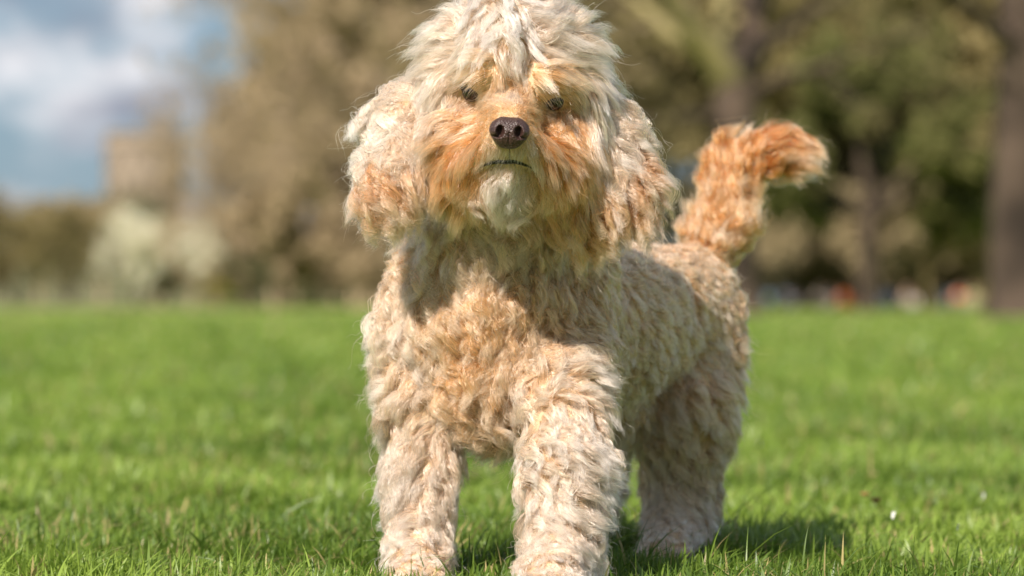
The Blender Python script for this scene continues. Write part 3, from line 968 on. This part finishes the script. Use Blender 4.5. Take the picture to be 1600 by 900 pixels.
def tint(p, par, reg):
    """Base coat colour by place on the body, with ear highlights painted in."""
    col = par[:, 4:7].copy()
    def mix(wt, c, amt=1.0):
        nonlocal col
        wt = np.clip(wt * amt, 0, 1)[:, None]
        col = col * (1 - wt) + np.array(c) * wt
    hd = np.isin(reg, FACE)
    # forehead and brows pale, between the brows and over the eyes apricot, pale blaze on the bridge of the nose
    mix(gauss(p, 800, 112, 2.87, .015) * hd, gold, .9)
    mix(gauss(p, 752, 128, 2.88, .010) * hd, gold, .6)
    mix(gauss(p, 862, 128, 2.88, .012) * hd, gold, .6)
    mix(gauss(p, 798, 150, 2.86, .011) * hd, white, .95)
    mix(gauss(p, 730, 118, 2.90, .011) * hd, pale, .5)
    mix(gauss(p, 745, 180, 2.89, .012) * hd, cream, .6)
    mix(gauss(p, 850, 200, 2.87, .016) * hd, apri, .8)
    mix(gauss(p, 700, 265, 2.93, .018) * hd, cream, .35)
    mix(gauss(p, 925, 250, 2.95, .022) * hd, cream, .6)
    # white round mouth and chin
    mix(gauss(p, 795, 248, 2.84, .013) * hd, white, 1.6)
    mix(gauss(p, 792, 284, 2.86, .012) * hd, white, .9)
    # ears: apricot at the ends, pale above with bright highlights painted in white
    e0 = reg == 'ear0'; e1 = reg == 'ear1'
    mix(gauss(p, 590, 305, 2.93, .022) * e0, rust, .75)
    mix(gauss(p, 645, 330, 2.93, .018) * e0, cream, 1.0)
    mix(gauss(p, 1005, 310, 2.95, .026) * e1, rust, .8)
    mix(gauss(p, 905, 345, 2.93, .022) * e1, gold, 1.0)
    mix(gauss(p, 960, 230, 2.95, .022) * e1, white, .9)
    mix(gauss(p, 590, 200, 2.95, .020) * e0, white, .9)
    # chest: golden middle, paler sides
    tr_ = reg == 'torso'
    mix(gauss(p, 715, 510, 2.96, .032) * tr_, gold, 1.1)
    mix(gauss(p, 820, 500, 2.95, .022) * tr_, gold, .6)
    mix(gauss(p, 700, 590, 2.97, .018) * tr_, apri, .45)
    mix(gauss(p, 850, 560, 2.95, .03) * tr_, cream, .8)
    mix(gauss(p, 585, 520, 3.03, .03) * tr_, pale, .9)
    mix(gauss(p, 800, 370, 2.97, .03) * tr_, pale, .5)
    mix(gauss(p, 1110, 480, 3.38, .03) * tr_, gold, .35)
    mix(gauss(p, 1100, 340, 3.48, .02) * (reg == 'tail'), gold, .6)
    return col


# roots ---------------------------------------------------------------------
tri = np.concatenate([bf[:, [0, 1, 2]], bf[:, [0, 2, 3]]])
ta = np.linalg.norm(np.cross(bv[tri[:, 1]] - bv[tri[:, 0]], bv[tri[:, 2]] - bv[tri[:, 0]]), axis=1) / 2
AREA = ta.sum()


tn = nrm(np.cross(bv[tri[:, 1]] - bv[tri[:, 0]], bv[tri[:, 2]] - bv[tri[:, 0]]))
tn *= np.sign((tn[::37] * grad(bv[tri[::37, 0]], CAP, KS)).sum())


def sample(rng, n, exact=True):
    i = rng.choice(len(tri), n, p=ta / AREA)
    u, v = rng.random(n), rng.random(n)
    s = u + v > 1
    u[s], v[s] = 1 - u[s], 1 - v[s]
    a, b_, c = bv[tri[i, 0]], bv[tri[i, 1]], bv[tri[i, 2]]
    p = a + (b_ - a) * u[:, None] + (c - a) * v[:, None]
    return p - grad(p, CAP, KS) * sdf(p, CAP, KS)[:, None] if exact else (p, tn[i])


def thin(p, d):
    """Poisson-like thinning: keep points at least d apart."""
    kd = kdtree.KDTree(len(p))
    for i, q in enumerate(p):
        kd.insert(q, i)
    kd.balance()
    alive = np.ones(len(p), bool)
    for i in range(len(p)):
        if alive[i]:
            for _, j, _ in kd.find_range(p[i], d):
                if j > i:
                    alive[j] = False
    return p[alive]


def nearest(p, q):
    kd = kdtree.KDTree(len(q))
    for i, c in enumerate(q):
        kd.insert(c, i)
    kd.balance()
    return np.array([kd.find(c)[1] for c in p])


def seg_dist(p, poly):
    d = np.full(len(p), 1e9)
    for a, b_ in zip(poly[:-1], poly[1:]):
        ab = b_ - a
        tt = np.clip(((p - a) @ ab) / (ab @ ab), 0, 1)[:, None]
        d = np.minimum(d, np.linalg.norm(p - a - tt * ab, axis=1))
    return d


K = 12
T = np.linspace(0, 1, K)


def push_out(c, clear):
    """Keep hair outside the skin."""
    q = c[:, 2:].reshape(-1, 3)
    d = sdf(q, CAP, KS)
    need = np.repeat(clear, K - 2) if np.ndim(clear) else clear
    m = d < need
    if m.any():
        g = grad(q[m], CAP, KS)
        nd = need[m] if np.ndim(need) else need
        q[m] += g * (nd - d[m])[:, None]
    c[:, 2:] = q.reshape(len(c), K - 2, 3)
    return c


def waves(rng, c, nrml, amp, cyc, phase):
    """S-waves that neighbouring locks share: sideways and out of the coat."""
    d = nrm(np.gradient(c, axis=1))
    a = nrm(np.cross(nrml[:, None, :], d))
    b_ = np.cross(d, a)
    ph = phase[:, None] + T[None] * (cyc * 2 * np.pi)[:, None]
    env = (np.minimum(T * 3, 1)[None] * amp[:, None])[..., None]
    return c + env * (a * (np.sin(ph) - np.sin(ph[:, :1]))[..., None] + b_ * 0.75 * (np.cos(ph * 1.0 + .6) - np.cos(ph[:, :1] + .6))[..., None])


def helix(rng, c, dirv, amp, cyc, pw=0.8):
    n = len(c)
    d = nrm(np.gradient(c, axis=1))
    r = nrm(rng.normal(size=(n, 3)))
    a = nrm(np.cross(d, r[:, None, :]))
    b_ = np.cross(d, a)
    ph = rng.uniform(0, 6.28, n)[:, None] + T[None] * (cyc[:, None] * 2 * np.pi) * rng.choice([-1, 1], n)[:, None]
    env = (np.minimum(T * 3, 1)[None] * amp[:, None])[..., None]
    flat = rng.uniform(0.25, 1.0, n)[:, None, None]
    ca_ = np.cos(ph)[..., None] - np.cos(ph[:, :1])[..., None]
    sa_ = np.sin(ph)[..., None] - np.sin(ph[:, :1])[..., None]
    return c + env * (a * ca_ + b_ * sa_ * flat)


rh = np.random.default_rng(77)
# level 1: large locks
big = sample(rh, 20000)
fh = np.isin(zname[np.argmin(cone_dists(big), axis=1)], FACE + ['ear0', 'ear1'])
big = np.concatenate([thin(big[fh], 0.0082), thin(big[~fh & (vnoise(big, .04, 44)[:, 0] > 0)], 0.0070), thin(big[~fh & (vnoise(big, .04, 44)[:, 0] <= 0)], 0.0102)])
nb = grad(big, CAP, KS)
vec, par, reg = fields(big, nb)
sw = vnoise(big, 0.06, 3)
isface = np.isin(reg, ['muzzle', 'head'])
isear = np.isin(reg, ['ear0', 'ear1'])
istail = reg == 'tail'
swa = np.where(reg == 'beard', 0.45, np.where(reg == 'muzzle', 0.22, np.where(np.isin(reg, ['head', 'blaze', 'temple']), 0.18, np.where(isear | istail, 0.26, 0.54))))
vec = nrm(vec + sw * swa[:, None] + rh.normal(0, 1, vec.shape) * (swa * 0.30)[:, None])
tang = nrm(vec - (vec * nb).sum(1, keepdims=True) * nb)
tang = np.where(isear[:, None], nrm(vec + nb * 0.1), np.where(istail[:, None], nrm(vec + nb * 0.06), tang))
length = par[:, 0] * rh.uniform(0.8, 1.25, len(big))
lift = par[:, 1] * rh.uniform(0.7, 1.3, len(big))
d = nrm(nb * lift[:, None] * 1.6 + tang * (1 - lift[:, None]))
Cb = np.zeros((len(big), K, 3))
Cb[:, 0] = big
st = (length / (K - 1))[:, None]
gv = np.where(istail, 0.02, 0.06)[:, None] * np.array([[0, 0, -1.0]])
for k in range(1, K):
    d = nrm(d + tang * 0.16 + gv * (1 + k * .1))
    Cb[:, k] = Cb[:, k - 1] + d * st
phs = vnoise(big, 0.045, 19)[:, 0] * 3.0 + rh.normal(0, 0.5, len(big))
Cb = waves(rh, Cb, nb, par[:, 2] * rh.uniform(0.7, 1.3, len(big)), par[:, 3] * rh.uniform(0.8, 1.2, len(big)), phs)
Cb = helix(rh, Cb, tang, par[:, 2] * rh.uniform(0.1, 0.5, len(big)) * np.where(isear, 2.2, 1.0), par[:, 3] * rh.uniform(0.7, 1.3, len(big)))
Cb = push_out(Cb, 0.0022)
colb = tint(big, par, reg) * rh.uniform(0.78, 1.08, (len(big), 1))

# level 2: small locks inside the large ones
small = sample(rh, 170000, False)[0]
key = np.floor(small / 0.0029).astype(np.int64)
small = small[np.unique(key @ np.array([1, 4096, 4096 * 4096]), return_index=True)[1]]
ib = nearest(small, big)
vec_s, par_s, reg_s = fields(small, None)
off = small - big[ib]
cl = np.where(np.isin(reg_s, ['muzzle', 'beard']), 0.15, np.where(np.isin(reg_s, ['head', 'blaze', 'temple']), 0.30, np.where(np.isin(reg_s, ['ear0', 'ear1']), 0.7, np.where(reg_s == 'tail', 0.4, 0.52))))[:, None]
Cs = small[:, None, :] + (Cb[ib] - Cb[ib][:, :1]) - off[:, None, :] * (cl * T[None] ** 1.3)[..., None]
ls = rh.uniform(0.8, 1.1, len(small))
Cs = Cs[:, :1] + (Cs - Cs[:, :1]) * ls[:, None, None]
Cs = helix(rh, Cs, None, par_s[:, 2] * 0.26, par_s[:, 3] * 1.3)
cvs = rh.uniform(0.70, 1.12, (len(small), 1))
Cs = push_out(Cs, 0.0014)

# level 3: single hairs
NH = 560000
hr, hn_ = sample(rh, NH, False)
keep = ~((hr[:, 1] > 3.12) & (hn_[:, 1] > 0.55) & (rh.random(NH) < 0.6))
for e in EYES:
    dd_ = hr - e
    dx = dd_[:, 0] + 0.0; dz = dd_[:, 2]
    keep &= ~((np.abs(dx) < 0.0085) & (np.abs(dz) < 0.0042) & (np.abs(dd_[:, 1]) < .03))
dn = hr - (NOSE + np.array([0, 0, -.004]))
keep &= ~((np.abs(dn[:, 0]) / 0.0190) ** 2 + (np.abs(dn[:, 2] + .003) / 0.0155) ** 2 + (dn[:, 1] / .04) ** 2 < 1)
md = seg_dist(hr, MOUTH)
keep &= md > 0.0016
hr, md = hr[keep], md[keep]
isn = nearest(hr, small)
parh = par_s[isn]
regh = reg_s[isn]
offh = hr - small[isn]
clh = np.where(np.isin(regh, ['muzzle', 'beard']), 0.30, np.where(np.isin(regh, ['head', 'blaze', 'temple']), 0.4, np.where(np.isin(regh, ['ear0', 'ear1']), 0.80, 0.74)))[:, None]
nh = len(hr)
CH = hr[:, None, :] + (Cs[isn] - Cs[isn][:, :1]) - offh[:, None, :] * (clh * T[None] ** 0.9)[..., None]
lf = rh.uniform(0.72, 1.08, nh)
stray = rh.random(nh) < 0.02
lf[stray] *= 1.3
# short hair close to the lips, nose and eyes
for e in EYES:
    de = np.linalg.norm(hr - e, axis=1)
    lf *= np.clip(de / 0.024, 0.25, 1)
lf *= np.clip(md / 0.012, 0.32, 1)
dnn = np.linalg.norm(hr - (NOSE + np.array([0, .01, -.004])), axis=1)
lf *= np.where(dnn < 0.045, np.clip((dnn - 0.006) / 0.035, 0.22, 1), 1)
CH = CH[:, :1] + (CH - CH[:, :1]) * lf[:, None, None]
fr_ = np.where(stray, 0.006, 0.0008)[:, None, None]
wob = rh.normal(0, 1, (nh, 3))[:, None, :] * (T ** 1.6)[None, :, None] + 0.5 * rh.normal(0, 1, (nh, 3))[:, None, :] * np.sin(T * 9)[None, :, None] * T[None, :, None]
CH = CH + wob * fr_
# keep most hair from falling across the eyes, the nose leather and the mouth
def over(c, r, ax=1.0, az=1.0, back=0.006):
    q = CH - c
    return ((np.hypot(q[..., 0] / ax, q[..., 2] / az) < r) & (q[..., 1] < back)).any(1)
drop = np.zeros(nh, bool)
for e in EYES:
    drop |= over(e, 0.0058, 1.9, .60) & (rh.random(nh) < 0.78)
drop |= over(NOSE + np.array([0, 0, -.0065]), 0.0150, 1.15, .95, 0.02)
for q in np.stack([np.interp(np.linspace(0.6, len(MOUTH) - 1.6, 26), np.arange(len(MOUTH)), MOUTH[:, i]) for i in range(3)], 1):
    drop |= over(q, 0.0013, 1.0, 1.0) & (rh.random(nh) < 0.55)
colh = colb[ib[isn]] * 0.55 + tint(hr, parh, regh) * 0.45
isface_h = np.isin(regh, FACE)
# the hair next to the lips darkens on the lower lip
lipw = np.exp(-(md / 0.0045) ** 2)[:, None] * (hr[:, 2:3] < P(790, 250, 2.85)[2] + .001)
colh = colh * (1 - 0.75 * lipw) + np.array([0.05, 0.04, 0.035]) * 0.75 * lipw
for e in EYES:
    we = np.exp(-((np.hypot((hr[:, 0] - e[0]) / 1.5, hr[:, 2] - e[2])) / 0.0062) ** 2)[:, None] * isface_h[:, None]
    colh = colh * (1 - 0.8 * we) + np.array([0.16, 0.085, 0.045]) * 0.8 * we
colh *= rh.uniform(0.74, 1.12, (nh, 1)) * cvs[isn]

# hair shader
m_fur = bpy.data.materials.new('fur')
m_fur.use_nodes = True
t = m_fur.node_tree
t.nodes.clear()
at_ = t.nodes.new('ShaderNodeAttribute'); at_.attribute_name = 'tint'
hi_ = t.nodes.new('ShaderNodeHairInfo')
rp_ = t.nodes.new('ShaderNodeMapRange')          # tips are bleached; roots deepened further to paint depth between locks
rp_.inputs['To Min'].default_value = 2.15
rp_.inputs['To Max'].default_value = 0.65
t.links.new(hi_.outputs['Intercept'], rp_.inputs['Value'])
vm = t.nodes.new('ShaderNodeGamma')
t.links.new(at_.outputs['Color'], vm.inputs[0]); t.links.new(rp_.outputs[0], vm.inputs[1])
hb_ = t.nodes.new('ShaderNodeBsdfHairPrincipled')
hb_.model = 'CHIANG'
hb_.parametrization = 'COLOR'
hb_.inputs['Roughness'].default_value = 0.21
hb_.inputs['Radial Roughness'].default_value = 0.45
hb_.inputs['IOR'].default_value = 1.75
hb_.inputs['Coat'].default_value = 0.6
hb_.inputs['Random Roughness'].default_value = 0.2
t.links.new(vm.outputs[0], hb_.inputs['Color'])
ou = t.nodes.new('ShaderNodeOutputMaterial')
df = t.nodes.new('ShaderNodeBsdfDiffuse')
t.links.new(vm.outputs[0], df.inputs['Color'])
mh = t.nodes.new('ShaderNodeMixShader')
mh.inputs[0].default_value = 0.26
t.links.new(hb_.outputs[0], mh.inputs[1])
t.links.new(df.outputs[0], mh.inputs[2])
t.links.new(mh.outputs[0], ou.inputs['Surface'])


def hair_obj(name, mask, parent, r=0.00014):
    idx = np.nonzero(mask & ~drop)[0]
    if not len(idx):
        return None
    hc = bpy.data.hair_curves.new(name)
    hc.add_curves([K] * len(idx))
    hc.attributes['position'].data.foreach_set('vector', CH[idx].astype(np.float32).ravel())
    a = hc.attributes.new('radius', 'FLOAT', 'POINT')
    rad = (1 - 0.75 * T ** 2)[None] * (r * rh.uniform(0.7, 1.3, len(idx)))[:, None]
    a.data.foreach_set('value', rad.astype(np.float32).ravel())
    c = hc.attributes.new('tint', 'FLOAT_COLOR', 'CURVE')
    c.data.foreach_set('color', np.concatenate([np.clip(colh[idx], 0.01, 0.97), np.ones((len(idx), 1))], 1).astype(np.float32).ravel())
    hc.materials.append(m_fur)
    o = bpy.data.objects.new(name, hc)
    C.objects.link(o)
    o.parent = parent
    o['kind'] = 'stuff'
    return o


hair_obj('body_fur', regh == 'torso', dog)
hair_obj('head_fur', np.isin(regh, ['head', 'blaze', 'temple']), dog)
hair_obj('muzzle_fur', regh == 'muzzle', dog, 0.00013)
hair_obj('beard', regh == 'beard', dog, 0.00013)
for q in ('ear0', 'ear1'):
    hair_obj('ear_fur', regh == q, dog)
for q in ('leg0', 'leg1', 'leg2', 'leg3'):
    hair_obj('leg_fur', regh == q, dog)
hair_obj('tail_fur', regh == 'tail', dog)

# eyes ----------------------------------------------------------------------
def sphere(c, r, n=20, sc=(1, 1, 1)):
    v, f = [], []
    for i in range(n + 1):
        for j in range(n * 2):
            th, ph = math.pi * i / n, math.pi * j / n
            v.append((c[0] + r * sc[0] * math.sin(th) * math.cos(ph), c[1] + r * sc[1] * math.sin(th) * math.sin(ph), c[2] + r * sc[2] * math.cos(th)))
    for i in range(n):
        for j in range(n * 2):
            a = i * n * 2 + j; b_ = i * n * 2 + (j + 1) % (n * 2)
            f.append((a, b_, b_ + n * 2, a + n * 2))
    return np.array(v), np.array(f)[:, ::-1]


m_eye = material('eye_dark', (0.012, 0.007, 0.005), 0.06, spec=0.6)
m_lid = material('eyelid', (0.03, 0.018, 0.013), 0.5)
for e in EYES:
    c = e + np.array([0, 0.0052, 0])
    eo = mesh_obj('eye', *sphere(c, 0.0086), m_eye, dog)
    mesh_obj('eyelid', *sphere(c + [0, 0.0010, 0.0046], 0.0088, sc=(1.15, 1, .9)), m_lid, eo)

# nose ----------------------------------------------------------------------
m_nose = bpy.data.materials.new('nose_leather')
m_nose.use_nodes = True
t = m_nose.node_tree
b = t.nodes['Principled BSDF']
b.inputs['Roughness'].default_value = 0.34
b.inputs['Specular IOR Level'].default_value = 0.5
c_ = t.nodes.new('ShaderNodeTexCoord')
vo = t.nodes.new('ShaderNodeTexVoronoi'); vo.inputs['Scale'].default_value = 650
rr_ = t.nodes.new('ShaderNodeValToRGB')
rr_.color_ramp.elements[0].color = (0.070, 0.034, 0.027, 1)
rr_.color_ramp.elements[1].color = (0.028, 0.014, 0.012, 1)
bp = t.nodes.new('ShaderNodeBump'); bp.invert = True; bp.inputs['Strength'].default_value = 0.8; bp.inputs['Distance'].default_value = 0.0009
t.links.new(c_.outputs['Object'], vo.inputs['Vector'])
t.links.new(vo.outputs['Distance'], rr_.inputs[0]); t.links.new(rr_.outputs[0], b.inputs['Base Color'])
t.links.new(vo.outputs['Distance'], bp.inputs['Height']); t.links.new(bp.outputs[0], b.inputs['Normal'])

hn = hit(796, 205)
NC = hn + np.array([0, 0.003, 0])
n_ = 110
th = np.linspace(0, math.pi, n_)[:, None] * np.ones((1, 2 * n_))
ph = np.linspace(0, 2 * math.pi, 2 * n_, endpoint=False)[None] * np.ones((n_, 1))
# x right, z up, y to the viewer negative; pole along y
sx = np.sin(th) * np.cos(ph); sz = np.sin(th) * np.sin(ph); sy = -np.cos(th)
def sq(v, e): return np.sign(v) * np.abs(v) ** e
x = sq(sx, .85) * 0.0172; z = sq(sz, .85) * 0.0132; y = sy * 0.0115
x = x * (1.0 - 0.34 * np.clip(-z / 0.013, 0, 1) ** 1.3)
z = np.where(z < 0, z * 1.12, z * 0.92)
y += 0.25 * np.clip(z, 0, 1)
front = np.clip(-sy, 0, 1) ** 0.3
for s in (-1, 1):
    # wing swell, the nostril hole and its slit towards the side
    y -= 0.0022 * np.exp(-(((x - s * 0.0128) / 0.0035) ** 2 + ((z + 0.001) / 0.005) ** 2)) * front
    y += 0.0085 * np.exp(-((((x - s * 0.0078) / 0.0028) ** 2 + ((z + 0.0005) / 0.0036) ** 2) ** 1.6)) * front
    y += 0.0045 * np.exp(-((((x - s * 0.0115) / 0.0040) ** 2 + ((z + 0.0046 - abs(0) ) / 0.0013) ** 2) ** 1.3)) * front
    z += 0.0007 * np.exp(-(((x - s * 0.0078) / 0.004) ** 2)) * np.sign(z)
y += 0.0012 * np.exp(-(x / 0.0007) ** 2) * (z < -0.001) * front
nv_ = np.stack([x, y, z], -1).reshape(-1, 3)
# roll of the head
ro = math.radians(-4)
nv_ = np.stack([nv_[:, 0] * math.cos(ro) - nv_[:, 2] * math.sin(ro), nv_[:, 1], nv_[:, 0] * math.sin(ro) + nv_[:, 2] * math.cos(ro)], 1) + NC
ii = np.arange(n_ * 2 * n_).reshape(n_, 2 * n_)
jj = np.roll(ii, -1, axis=1)
nf = np.stack([ii[:-1], jj[:-1], jj[1:], ii[1:]], -1).reshape(-1, 4)
mesh_obj('nose', nv_, nf, m_nose, dog)

# lips ----------------------------------------------------------------------
m_lip = material('lip', (0.015, 0.010, 0.010), 0.35, spec=0.5)
u = np.linspace(0, len(MOUTH) - 1, 34)
mp_ = np.stack([np.interp(u, np.arange(len(MOUTH)), MOUTH[:, i]) for i in range(3)], 1)
mr = 0.0021 * np.sin(np.linspace(0.05, math.pi - 0.05, 34)) ** 0.7
mesh_obj('lips', *tubes((mp_ + [0, 0.0002, 0])[None], mr[None], 8), m_lip, dog)
ph_ = np.array([hit(796, 232 + 3 * i) for i in range(7)])
mesh_obj('philtrum', *tubes((ph_ + [0, 0.0006, 0])[None], np.full((1, 7), 0.0006), 8), m_lip, dog)
